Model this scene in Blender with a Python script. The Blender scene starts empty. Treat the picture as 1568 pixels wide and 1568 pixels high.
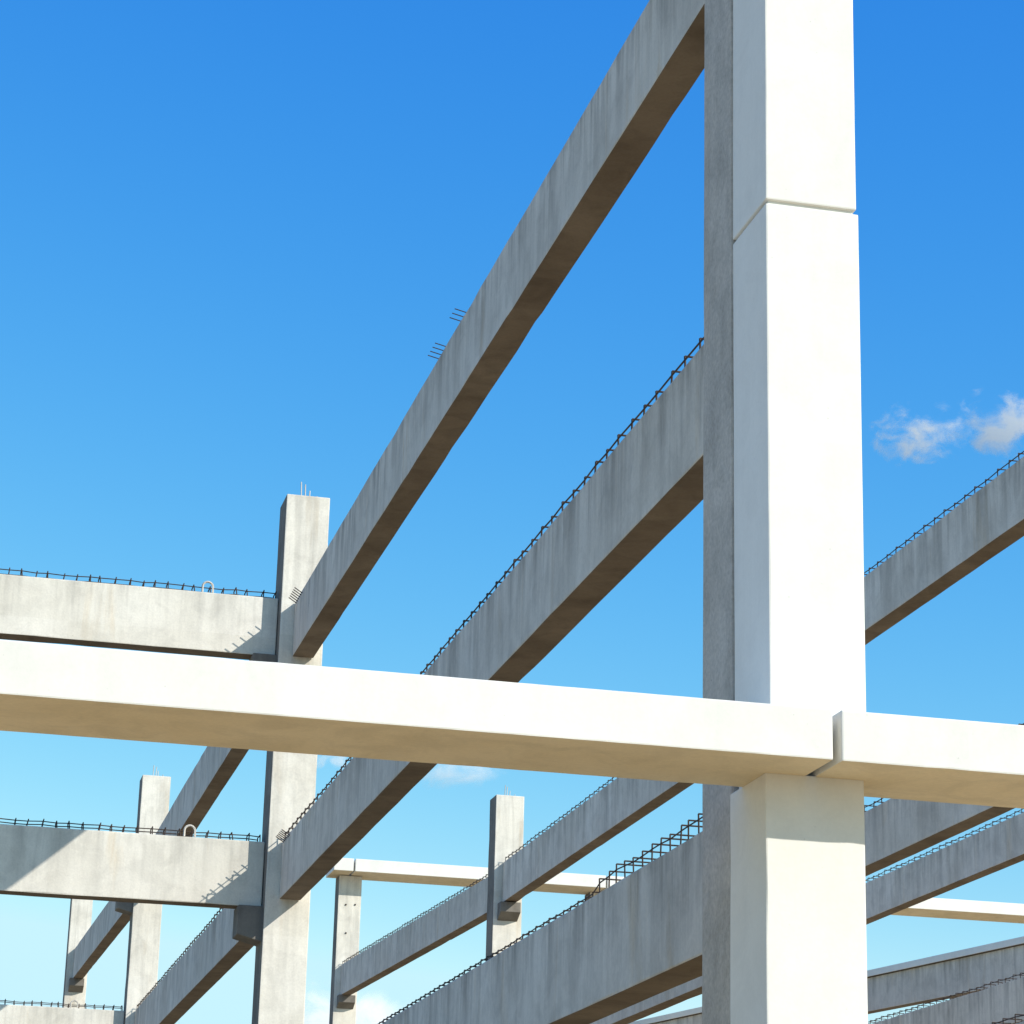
import bpy, bmesh, math, random
from mathutils import Matrix, Vector
random.seed(4)
sc=bpy.context.scene
sc.view_settings.view_transform='Standard'
sc.view_settings.look='None'; sc.view_settings.exposure=0
G=-1.6
# ---------------------------------------------------------------- materials
def mat(name):
    m=bpy.data.materials.new(name); m.use_nodes=True
    nt=m.node_tree; b=nt.nodes['Principled BSDF']; return m,nt,b
def noise(nt,vec,scale,detail=5,rough=.6,dist=0):
    n=nt.nodes.new('ShaderNodeTexNoise'); n.inputs['Scale'].default_value=scale
    n.inputs['Detail'].default_value=detail; n.inputs['Roughness'].default_value=rough
    n.inputs['Distortion'].default_value=dist
    nt.links.new(vec,n.inputs['Vector']); return n.outputs[0]
def ramp(nt,fac,stops):
    r=nt.nodes.new('ShaderNodeValToRGB'); e=r.color_ramp.elements
    e[0].position=stops[0][0]; e[0].color=stops[0][1]; e[1].position=stops[1][0]; e[1].color=stops[1][1]
    for p,c in stops[2:]:
        q=e.new(p); q.color=c
    nt.links.new(fac,r.inputs[0]); return r.outputs[0]
def g(v): return (v,v,v,1)
def mix(nt,a,b,fac,mode='MULTIPLY'):
    m=nt.nodes.new('ShaderNodeMix'); m.data_type='RGBA'; m.blend_type=mode
    if isinstance(fac,(int,float)): m.inputs[0].default_value=fac
    else: nt.links.new(fac,m.inputs[0])
    for s,x in ((6,a),(7,b)):
        if isinstance(x,tuple): m.inputs[s].default_value=x
        else: nt.links.new(x,m.inputs[s])
    return m.outputs[2]
def scaled(nt,vec,s):
    m=nt.nodes.new('ShaderNodeMapping'); m.inputs['Scale'].default_value=s
    nt.links.new(vec,m.inputs['Vector']); return m.outputs[0]
def concrete(name,ca,cb,streak=.6,stain=.5,pores=.5,fn=.06,bump=.25,panel=None,rust=0):
    m,nt,b=mat(name)
    tc=nt.nodes.new('ShaderNodeTexCoord'); oi=nt.nodes.new('ShaderNodeObjectInfo')
    add=nt.nodes.new('ShaderNodeVectorMath'); add.operation='ADD'
    sx=nt.nodes.new('ShaderNodeVectorMath'); sx.operation='SCALE'; sx.inputs[0].default_value=(37,11,5)
    nt.links.new(oi.outputs['Random'],sx.inputs['Scale'])
    nt.links.new(tc.outputs['Object'],add.inputs[0]); nt.links.new(sx.outputs[0],add.inputs[1])
    P=add.outputs[0]
    base=ramp(nt,noise(nt,P,.8,5,.55,.3),[(.3,ca),(.7,cb)])
    st=ramp(nt,noise(nt,scaled(nt,P,(2.6,2.6,.3)),1.2,5,.62,.4),[(.36,g(1-streak*.6)),(.56,g(1.0))])
    st2=ramp(nt,noise(nt,scaled(nt,P,(9,9,.4)),1.2,3,.5,.2),[(.52,g(1)),(.70,g(1-streak*.36))])
    gen=nt.nodes.new('ShaderNodeSeparateXYZ'); nt.links.new(tc.outputs['Generated'],gen.inputs[0])
    zf=ramp(nt,gen.outputs[2],[(.1,g(.3)),(1,g(1))])
    c=mix(nt,base,st,zf); c=mix(nt,c,st2,zf)
    bl=ramp(nt,noise(nt,P,2.4,5,.6,.8),[(.36,g(1-stain*.3)),(.55,g(1)),(.74,g(1+stain*.05))])
    c=mix(nt,c,bl,1)
    if panel:      # each formwork lift / pour cured to a slightly different tone
        fl=nt.nodes.new('ShaderNodeVectorMath'); fl.operation='FLOOR'
        nt.links.new(scaled(nt,tc.outputs['Object'],panel[:3]),fl.inputs[0])
        wn=nt.nodes.new('ShaderNodeTexWhiteNoise'); nt.links.new(fl.outputs[0],wn.inputs['Vector'])
        c=mix(nt,c,ramp(nt,wn.outputs['Value'],[(0,(1-panel[3],1-panel[3]*1.05,1-panel[3]*1.3,1)),(1,g(1))]),1)
    c=mix(nt,c,ramp(nt,noise(nt,P,30,3,.6),[(.3,g(1-fn*1.4)),(.7,g(1+fn*.4))]),1)
    vo=nt.nodes.new('ShaderNodeTexVoronoi'); vo.inputs['Scale'].default_value=13; nt.links.new(P,vo.inputs['Vector'])
    po=ramp(nt,vo.outputs['Distance'],[(.05,g(1-pores)),(.10,g(1))])
    pm=ramp(nt,noise(nt,P,2.2,3),[(.54,g(0)),(.64,g(1))])
    c=mix(nt,c,po,pm)
    if rust:
        rs=ramp(nt,noise(nt,scaled(nt,P,(1.7,1.7,.35)),1.0,5,.6,.6),[(.60,g(0)),(.74,g(rust))])
        c=mix(nt,c,(.86,.74,.58,1),rs)
    nt.links.new(c,b.inputs['Base Color']); b.inputs['Roughness'].default_value=.92
    b.inputs['Specular IOR Level'].default_value=.2
    bp=nt.nodes.new('ShaderNodeBump'); bp.inputs['Strength'].default_value=bump; bp.inputs['Distance'].default_value=.012
    nt.links.new(noise(nt,P,12,7,.65),bp.inputs['Height']); nt.links.new(bp.outputs[0],b.inputs['Normal'])
    return m
M_con=concrete('weathered_concrete',(.62,.57,.495,1),(.74,.69,.61,1),.62,.4,.3,panel=(0,.42,0,.07),rust=.6)
M_lit=concrete('pale_concrete',(.74,.695,.60,1),(.84,.80,.71,1),.34,.35,.35,panel=(.45,.4,.77,.06),rust=.5)
M_rough=concrete('rough_concrete',(.46,.425,.37,1),(.57,.525,.46,1),.2,.5,.5,.15,.5)
M_side=concrete('shaded_side_concrete',(.17,.155,.135,1),(.26,.24,.21,1),.3,.6,.4)  # column concrete with left-side shade painted in; corbels use it too
M_soff=concrete('shaded_underside_concrete',(.165,.127,.093,1),(.25,.20,.15,1),.2,.6,.2,panel=(0,.42,0,.12))  # same concrete on downward faces, soffit shade put into the colour
M_white=concrete('white_painted_concrete',(.78,.755,.685,1),(.81,.79,.725,1),.06,.14,.2,.02,.12,panel=(0,0,.31,.02))
M_wsoff=concrete('white_underside_warm_bounce',(.78,.65,.44,1),(.83,.71,.51,1),.05,.35,.1,.04,.15)  # white paint tinted gold to paint in ground bounce below the beams
M_bar,nt,b=mat('rusty_steel'); tc=nt.nodes.new('ShaderNodeTexCoord')
nt.links.new(ramp(nt,noise(nt,tc.outputs['Object'],20),[(.3,(.02,.015,.013,1)),(.7,(.07,.04,.025,1))]),b.inputs['Base Color']); b.inputs['Roughness'].default_value=.8
M_gr,nt,b=mat('dry_sandy_ground'); tc=nt.nodes.new('ShaderNodeTexCoord')
c=ramp(nt,noise(nt,tc.outputs['Object'],.15,8,.65),[(.3,(.45,.32,.16,1)),(.7,(.55,.41,.23,1))])
c=mix(nt,c,ramp(nt,noise(nt,tc.outputs['Object'],6,6,.7),[(.3,g(.8)),(.7,g(1.05))]),1)
nt.links.new(c,b.inputs['Base Color']); b.inputs['Roughness'].default_value=1
# ---------------------------------------------------------------- mesh helpers
def prism(bm,corners,bev=.015,seg=0,jit=.003,chip=.0,cd=.01):
    t=bmesh.new(); v=[t.verts.new(c) for c in corners]
    for f in ((0,1,2,3),(7,6,5,4),(0,4,5,1),(1,5,6,2),(2,6,7,3),(3,7,4,0)): t.faces.new([v[i] for i in f])
    bmesh.ops.recalc_face_normals(t,faces=t.faces)
    if bev: bmesh.ops.bevel(t,geom=list(t.edges),offset=bev,segments=2,profile=.6,affect='EDGES')
    if seg:
        co=[q.co.copy() for q in t.verts]; lo=[min(c[i] for c in co) for i in range(3)]; hi=[max(c[i] for c in co) for i in range(3)]
        ax=max(range(3),key=lambda i:hi[i]-lo[i]); L=hi[ax]-lo[ax]; n=int(L/seg)
        no=Vector((0,0,0)); no[ax]=1
        for i in range(1,n):
            p=Vector((0,0,0)); p[ax]=lo[ax]+L*(i+random.uniform(-.35,.35))/n
            bmesh.ops.bisect_plane(t,geom=list(t.verts)+list(t.edges)+list(t.faces),plane_co=p,plane_no=no)
        cen=Vector([(lo[i]+hi[i])/2 for i in range(3)])
        rings={}
        for q in t.verts: rings.setdefault(round(q.co[ax],4),[]).append(q)
        for kx,vs in rings.items():
            if kx<lo[ax]+.05 or kx>hi[ax]-.05: continue
            for q in vs:
                for a in range(3):
                    if a!=ax: q.co[a]+=random.uniform(-jit,jit)
            if random.random()<chip:
                s=Vector([random.choice((-1,1)) for _ in range(3)])
                for q in vs:
                    d=q.co-cen
                    if all(d[a]*s[a]>0 for a in range(3) if a!=ax):
                        for a in range(3):
                            if a!=ax: q.co[a]-=s[a]*random.uniform(.3*cd,cd)
    me=bpy.data.meshes.new('t'); t.to_mesh(me); bm.from_mesh(me); bpy.data.meshes.remove(me); t.free()
def box(bm,x0,x1,y0,y1,z0,z1,bev=.015,top=None,**kw):
    a,b_=(x0,x1) if top is None else top
    prism(bm,[(x0,y0,z0),(x1,y0,z0),(x1,y1,z0),(x0,y1,z0),(a,y0,z1),(b_,y0,z1),(b_,y1,z1),(a,y1,z1)],bev,**kw)
def bar(bm,p,q,r=.008):
    p=Vector(p);q=Vector(q);d=(q-p)
    if d.length<1e-5:return
    d.normalize(); u=d.orthogonal().normalized(); w=d.cross(u)
    n=5; A=[];B=[]
    for i in range(n):
        o=(u*math.cos(i*2*math.pi/n)+w*math.sin(i*2*math.pi/n))*r
        A.append(bm.verts.new(p+o)); B.append(bm.verts.new(q+o))
    for i in range(n): bm.faces.new((A[i],A[(i+1)%n],B[(i+1)%n],B[i]))
    bm.faces.new(A[::-1]); bm.faces.new(B)
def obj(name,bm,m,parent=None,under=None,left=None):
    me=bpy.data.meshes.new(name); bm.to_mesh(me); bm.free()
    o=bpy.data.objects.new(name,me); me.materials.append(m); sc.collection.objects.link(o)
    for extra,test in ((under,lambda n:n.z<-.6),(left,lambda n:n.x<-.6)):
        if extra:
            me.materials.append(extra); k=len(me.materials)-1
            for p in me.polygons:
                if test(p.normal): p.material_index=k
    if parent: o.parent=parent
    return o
def stirrups(p,q,wv,sp=.2,h=.1,r=.008,jit=.12):
    bm=bmesh.new(); p=Vector(p);q=Vector(q);wv=Vector(wv);L=(q-p).length; n=int(L/sp); d=(q-p)/L
    prev=None
    for i in range(n+1):
        t=i/n; H=(h(t) if callable(h) else h)*(1+random.uniform(-jit,jit))
        c=p+(q-p)*t+d*random.uniform(-.03,.03); tilt=d*random.uniform(-.03,.03)
        a=c+Vector((0,0,-.03)); b_=c+wv+Vector((0,0,-.03)); a1=c+tilt+Vector((0,0,H)); b1=c+wv+tilt+Vector((0,0,H))
        bar(bm,a,a1,r);bar(bm,b_,b1,r);bar(bm,a1,b1,r)
        e=c+Vector((0,0,H*.72)); f=e+wv
        if prev: bar(bm,prev[0],e,r*.9);bar(bm,prev[1],f,r*.9)
        prev=(e,f)
    return bm
def hook(bm,c,r=.08,along=(1,0,0),th=.012):
    u=Vector(along)
    pts=[Vector(c)-u*r+Vector((0,0,-.04))]+[Vector(c)-u*r*math.cos(a)+Vector((0,0,.06+r*math.sin(a))) for a in [i*math.pi/8 for i in range(9)]]+[Vector(c)+u*r+Vector((0,0,-.04))]
    for a,b_ in zip(pts,pts[1:]): bar(bm,a,b_,th)
# ---------------------------------------------------------------- columns
def column(x0,x1,y0,y1,z1,m=None,rods=True,corb=(),side=True):
    bm=bmesh.new(); box(bm,x0,x1,y0,y1,G-.3,z1,.02,seg=.5,jit=.002,chip=.15)
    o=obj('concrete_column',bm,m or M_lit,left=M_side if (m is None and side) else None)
    if rods:
        bm=bmesh.new()
        for dx,h in ((.30,.34),(.37,.30),(.44,.19),(.58,.1)): bar(bm,(x0+dx,y0+.3,z1-.05),(x0+dx+random.uniform(-.02,.02),y0+.3,z1+h),.011)
        obj('top_rebar',bm,M_con,o)
    for (kind,z) in corb:
        bm=bmesh.new()
        if kind=='L':
            prism(bm,[(x0-.42,y0+.12,z-.5),(x0-.42,y1-.1,z-.5),(x0-.42,y1-.1,z-.01),(x0-.42,y0+.12,z-.01),
                      (x0+.05,y0+.12,z-.62),(x0+.05,y1-.1,z-.62),(x0+.05,y1-.1,z-.01),(x0+.05,y0+.12,z-.01)])
        if kind=='F':
            prism(bm,[(x0+.12,y0-.38,z-.28),(x1-.12,y0-.38,z-.28),(x1-.12,y0-.38,z-.01),(x0+.12,y0-.38,z-.01),
                      (x0+.12,y0+.05,z-.5),(x1-.12,y0+.05,z-.5),(x1-.12,y0+.05,z-.01),(x0+.12,y0+.05,z-.01)])
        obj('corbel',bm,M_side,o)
    return o
column(5.82,6.56,17.82,18.54,17.5,M_rough,False)
column(5.82,6.59,42.9,43.72,14.25,corb=(('L',7.0),('L',11.36)))
column(5.82,6.58,68.5,69.3,14.45,corb=(('L',7.1),('L',11.36),('F',7.15)))
column(5.82,6.58,94.8,95.6,16.6,corb=(('F',12.35),))
column(15.54,16.3,17.82,18.54,17.5,M_rough,False)
column(15.54,16.3,42.9,43.7,14.3,corb=(('F',11.65),))
column(15.54,16.34,68.4,69.2,14.6,corb=(('F',11.6),))
nc=column(15.56,16.42,94.5,95.3,16.69,rods=False,corb=(('F',12.25),))
bm=bmesh.new()
for x,z in ((15.85,15.6),(16.2,15.62),(15.9,14.55)): bar(bm,(x,94.47,z),(x,94.52,z),.035)
obj('fixing_sockets',bm,M_bar,nc)
for y,t in ((17.82,17.5),(42.9,14.3),(68.4,14.5),(94.6,16.69)): column(25.25,26.02,y,y+.8,t,rods=False)
for y,t in ((17.82,17.5),(42.9,14.3),(68.5,14.5),(94.8,16.6)): column(-3.9,-3.14,y,y+.8,t)
# ---------------------------------------------------------------- beams running away (Y)
def beamY(x0,x1,ya,yb,za,zb,reb=None,m=None):
    bm=bmesh.new()
    prism(bm,[(x0,ya,za[0]),(x1,ya,za[0]),(x1,ya,za[1]),(x0,ya,za[1]),(x0,yb,zb[0]),(x1,yb,zb[0]),(x1,yb,zb[1]),(x0,yb,zb[1])],.018,seg=.6,jit=.0025,chip=.15)
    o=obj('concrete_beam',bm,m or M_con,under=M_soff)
    if reb:
        sp,h,r=reb
        obj('stirrups',stirrups((x0+.03,ya+.1,za[1]),(x0+.03,yb-.1,zb[1]),(x1-x0-.06,0,0),sp,h,r),M_bar,o)
    return o
R=(.42,.12,.010)
b1=beamY(6.06,6.43,18.55,42.88,(11.30,12.28),(11.30,12.28))
bm=bmesh.new()
for y in (29.2,29.35,29.5,30.4,30.55,30.7,30.85): bar(bm,(6.2,y,12.27),(5.93,y,12.33),.007)
for i in range(6): bar(bm,(6.08,42.7-.13*i,12.2),(5.92,42.7-.13*i,12.30),.009)
obj('tie_rods',bm,M_bar,b1)
b2=beamY(6.06,6.42,18.55,42.88,(7.10,8.09),(7.10,8.09),(.42,lambda t:.12,.010))
bm=bmesh.new(); hook(bm,(6.12,18.75,8.1),.06,(0,1,0),.016); obj('lifting_hook',bm,M_bar,b2)
bm=bmesh.new()
for i in range(6): bar(bm,(6.08,42.7-.13*i,8.02),(5.92,42.7-.13*i,8.12),.009)
obj('tie_rods',bm,M_bar,b2)
b3=beamY(6.06,6.42,18.55,42.88,(2.97,3.95),(2.97,3.95),(.27,lambda t:(.165 if t<.165 else .055),.0075))
bm=bmesh.new(); hook(bm,(6.12,18.75,4.03),.06,(0,1,0),.016); obj('lifting_hook',bm,M_bar,b3)
beamY(6.06,6.42,43.74,68.48,(11.4,12.40),(11.4,12.45))
beamY(6.06,6.42,43.74,68.48,(7.1,8.1),(7.15,8.2),R)
beamY(6.06,6.42,43.74,68.48,(2.97,3.95),(2.97,3.95),R)
beamY(6.06,6.42,69.32,94.78,(11.5,12.5),(12.35,13.45))
beamY(15.78,16.14,18.55,42.88,(12.09,13.07),(12.09,13.07),R)
beamY(15.78,16.14,18.55,42.88,(7.98,8.92),(7.98,8.92),R)
beamY(15.78,16.14,18.55,42.88,(3.7,4.7),(3.7,4.7),R)
beamY(15.78,16.14,43.72,68.38,(11.65,12.75),(11.62,12.72),R)
beamY(15.78,16.14,43.72,68.38,(7.1,8.1),(7.1,8.1),R)
beamY(15.78,16.14,69.22,94.48,(11.6,12.6),(12.25,13.38),R)
beamY(25.5,25.86,18.64,42.88,(11.45,12.44),(11.45,12.44),R)
beamY(25.5,25.86,43.72,68.38,(11.45,12.44),(11.45,12.44),R)
beamY(25.5,25.86,69.22,94.58,(11.5,12.4),(12.0,13.0),R)
beamY(25.5,25.86,18.64,42.88,(7.6,8.6),(7.6,8.6),R)
beamY(25.5,25.86,43.72,68.38,(7.6,8.6),(7.6,8.6),R)
# ---------------------------------------------------------------- cross girders (X)
def girder(x0,x1,y0,y1,z0,z1,hx=None):
    bm=bmesh.new(); box(bm,x0,x1,y0,y1,z0,z1,.02,seg=.5,jit=.003,chip=.25)
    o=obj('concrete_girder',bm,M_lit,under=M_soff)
    obj('stirrups',stirrups((x0+.1,y0+.05,z1),(x1-.05,y0+.05,z1),(0,y1-y0-.1,0),.23,.13,.0105),M_bar,o)
    if hx is not None:
        bm=bmesh.new(); hook(bm,(hx,y0+.05,z1+.05),.09,(1,0,0),.02); obj('lifting_hook',bm,M_con,o)
girder(-3.13,5.81,43.2,43.6,11.36,12.41,4.57)
girder(-3.13,5.81,43.2,43.6,7.0,8.11,4.53)
girder(-3.13,5.81,68.8,69.2,7.1,8.21,4.5)
girder(-3.13,5.81,68.8,69.2,11.4,12.4)
# ---------------------------------------------------------------- white facade frame
zs,zt=3.927,4.29
def white_col(dx):
    bm=bmesh.new(); kw=dict(seg=.3,jit=.0007,chip=.10,cd=.006)
    box(bm,5.805+dx,6.545+dx,17,17.81,G-.3,zs+.004,.013,**kw)
    box(bm,5.87+dx,6.50+dx,17.54,17.79,zs-.1,zt+.1,0)
    box(bm,5.842+dx,6.572+dx,17.0,17.81,zt-.004,8.335,.013,top=(5.832+dx,6.578+dx),**kw)
    box(bm,5.86+dx,6.54+dx,17.03,17.79,8.25,8.45,0)
    box(bm,5.832+dx,6.562+dx,17.0,17.81,8.37,17.5,.013,top=(5.846+dx,6.575+dx),**kw)
    return obj('white_column',bm,M_white)
for dx in (0,-9.72,9.72): white_col(dx)
def white_beam(x0,x1,dz=0):
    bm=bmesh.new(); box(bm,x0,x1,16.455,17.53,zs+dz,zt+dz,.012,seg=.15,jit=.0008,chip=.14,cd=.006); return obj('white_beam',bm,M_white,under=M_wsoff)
white_beam(-3.57,6.112); white_beam(6.178,15.85,-.002); white_beam(-13.3,-3.63)
def far_beam(x0,x1):
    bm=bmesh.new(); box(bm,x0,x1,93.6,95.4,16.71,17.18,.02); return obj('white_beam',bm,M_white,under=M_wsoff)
far_beam(15.2,15.93); far_beam(16.0,25.6); far_beam(25.67,35.4); far_beam(35.5,46)
column(34.9,35.7,94.5,95.3,16.69,rods=False)
column(45,45.8,94.5,95.3,16.69,rods=False)
# ---------------------------------------------------------------- neighbouring frame at an angle
par=bpy.data.objects.new('unfinished_concrete_building',None); sc.collection.objects.link(par)
def oblique(name,off,t,z0,z1,m,ya=58,yb=118):
    bm=bmesh.new(); f=lambda y:33.5-.196*(y-73.7)+off
    prism(bm,[(f(ya),ya,z0),(f(ya)+t,ya,z0),(f(ya)+t,ya,z1),(f(ya),ya,z1),(f(yb),yb,z0),(f(yb)+t,yb,z0),(f(yb)+t,yb,z1),(f(yb),yb,z1)],.02)
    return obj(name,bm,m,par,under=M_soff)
oblique('coping',-.12,.7,12.28,12.5,M_white)
oblique('fascia_panel',0,.4,11.15,12.27,M_con)
oblique('spandrel_beam',.3,.4,8.6,9.5,M_con)
for y in (58,78,98,117):
    bm=bmesh.new(); x=33.5-.196*(y-73.7)+.45; box(bm,x,x+.7,y,y+.7,G-.2,12.2,.02); obj('frame_column',bm,M_lit,par)
# ---------------------------------------------------------------- ground
bm=bmesh.new(); bmesh.ops.create_grid(bm,x_segments=40,y_segments=40,size=3000)
for v in bm.verts: v.co.z=G
obj('ground',bm,M_gr)
# ---------------------------------------------------------------- clouds
def cloud(direction,dist,w,h,seed,dens=1.0,th=.5,sc_=2.6):
    d=Vector(direction).normalized(); c=d*dist
    bm=bmesh.new(); bmesh.ops.create_grid(bm,x_segments=24,y_segments=24,size=1)
    for v in bm.verts: v.co.z=-.15*(v.co.x**2+v.co.y**2)
    m,nt,b=mat('cloud_vapour'); nt.nodes.remove(b); out=nt.nodes['Material Output']
    tc=nt.nodes.new('ShaderNodeTexCoord'); P=tc.outputs['Object']
    mp=nt.nodes.new('ShaderNodeMapping'); mp.inputs['Location'].default_value=(seed*3.1,seed*1.7,seed); mp.inputs['Scale'].default_value=(1,h/w*1.2,1)
    nt.links.new(P,mp.inputs['Vector'])
    n=noise(nt,mp.outputs[0],sc_,9,.54,.35)
    ln=nt.nodes.new('ShaderNodeVectorMath'); ln.operation='LENGTH'; nt.links.new(P,ln.inputs[0])
    fall=nt.nodes.new('ShaderNodeMapRange'); fall.inputs['From Min'].default_value=.2; fall.inputs['From Max'].default_value=1.0
    fall.inputs['To Min'].default_value=.12; fall.inputs['To Max'].default_value=-.34; nt.links.new(ln.outputs['Value'],fall.inputs[0])
    ad=nt.nodes.new('ShaderNodeMath'); ad.operation='ADD'; nt.links.new(n,ad.inputs[0]); nt.links.new(fall.outputs[0],ad.inputs[1])
    al=nt.nodes.new('ShaderNodeMapRange'); al.interpolation_type='SMOOTHSTEP'; al.inputs['From Min'].default_value=th; al.inputs['From Max'].default_value=th+.40
    al.inputs['To Max'].default_value=dens; nt.links.new(ad.outputs[0],al.inputs[0])
    df=nt.nodes.new('ShaderNodeBsdfDiffuse'); df.inputs[0].default_value=(.97,.97,.97,1)
    tl=nt.nodes.new('ShaderNodeBsdfTranslucent'); tl.inputs[0].default_value=(.97,.97,.97,1)
    ms=nt.nodes.new('ShaderNodeMixShader'); ms.inputs[0].default_value=.1
    nt.links.new(df.outputs[0],ms.inputs[1]); nt.links.new(tl.outputs[0],ms.inputs[2])
    tr=nt.nodes.new('ShaderNodeBsdfTransparent'); mx=nt.nodes.new('ShaderNodeMixShader')
    nt.links.new(al.outputs[0],mx.inputs[0]); nt.links.new(tr.outputs[0],mx.inputs[1]); nt.links.new(ms.outputs[0],mx.inputs[2])
    nt.links.new(mx.outputs[0],out.inputs[0])
    o=obj('cloud',bm,m)
    q=(-d).to_track_quat('Z','Y'); o.matrix_world=Matrix.Translation(c)@q.to_matrix().to_4x4()@Matrix.Diagonal((w,h,w*.5,1))
    return o
# ---------------------------------------------------------------- camera
f,yaw,pit,rol=3948.8,math.radians(12.982),math.radians(18.014),math.radians(1.524)
Mc=Matrix.Rotation(-yaw,3,'Z')@Matrix.Rotation(math.pi/2+pit,3,'X')@Matrix.Rotation(rol,3,'Z')
cam=bpy.data.objects.new('camera',bpy.data.cameras.new('camera')); sc.collection.objects.link(cam)
cam.data.sensor_width=36; cam.data.lens=f/1568*36; cam.matrix_world=Mc.to_4x4(); cam.data.clip_end=20000
sc.camera=cam
D=2500; k=D/3948.8
cloud((.3655,.8808,.3405),D,105*k,68*k,1.0,.85,.33)
cloud((.396,.8735,.3465),D,110*k,68*k,4.4,.85,.32)
cloud((.165,.985,.118),D,190*k,90*k,3.7,.95,.35)
cloud((.205,.960,.213),D,150*k,45*k,5.2,.55,.41)
cloud((.157,.970,.217),D,70*k,35*k,8.2,.6,.38)
cloud((.320,.930,.120),D,120*k,40*k,6.1,.4,.43)
# ---------------------------------------------------------------- light
sun_dir=Vector((1.13,-1.16,1)).normalized()
el=math.asin(sun_dir.z); az=math.atan2(sun_dir.x,sun_dir.y)
s=bpy.data.lights.new('sun','SUN'); s.energy=4.8; s.angle=math.radians(.5); s.color=(1,.95,.87)
so=bpy.data.objects.new('sun',s); sc.collection.objects.link(so); so.rotation_euler=sun_dir.to_track_quat('Z','Y').to_euler()
w=bpy.data.worlds.new("World"); sc.world=w; w.use_nodes=True
nt=w.node_tree; sk=nt.nodes.new('ShaderNodeTexSky'); sk.sky_type='NISHITA'; sk.sun_disc=False
sk.sun_elevation=el; sk.sun_rotation=az; sk.air_density=1;sk.dust_density=.6;sk.ozone_density=2
sep=nt.nodes.new('ShaderNodeSeparateColor'); com=nt.nodes.new('ShaderNodeCombineColor'); nt.links.new(sk.outputs[0],sep.inputs[0])
for i,(lim,ex,co) in enumerate(((3.2,2.45,.225),(4.6,1.25,.90),(6.5,.36,3.55))):
    a=nt.nodes.new('ShaderNodeMath'); a.operation='MINIMUM'; a.inputs[1].default_value=lim; nt.links.new(sep.outputs[i],a.inputs[0])
    p=nt.nodes.new('ShaderNodeMath'); p.operation='POWER'; p.inputs[1].default_value=ex; nt.links.new(a.outputs[0],p.inputs[0])
    q=nt.nodes.new('ShaderNodeMath'); q.operation='MULTIPLY'; q.inputs[1].default_value=co; nt.links.new(p.outputs[0],q.inputs[0])
    nt.links.new(q.outputs[0],com.inputs[i])
nt.links.new(com.outputs[0],nt.nodes['Background'].inputs[0]); nt.nodes['Background'].inputs[1].default_value=.15
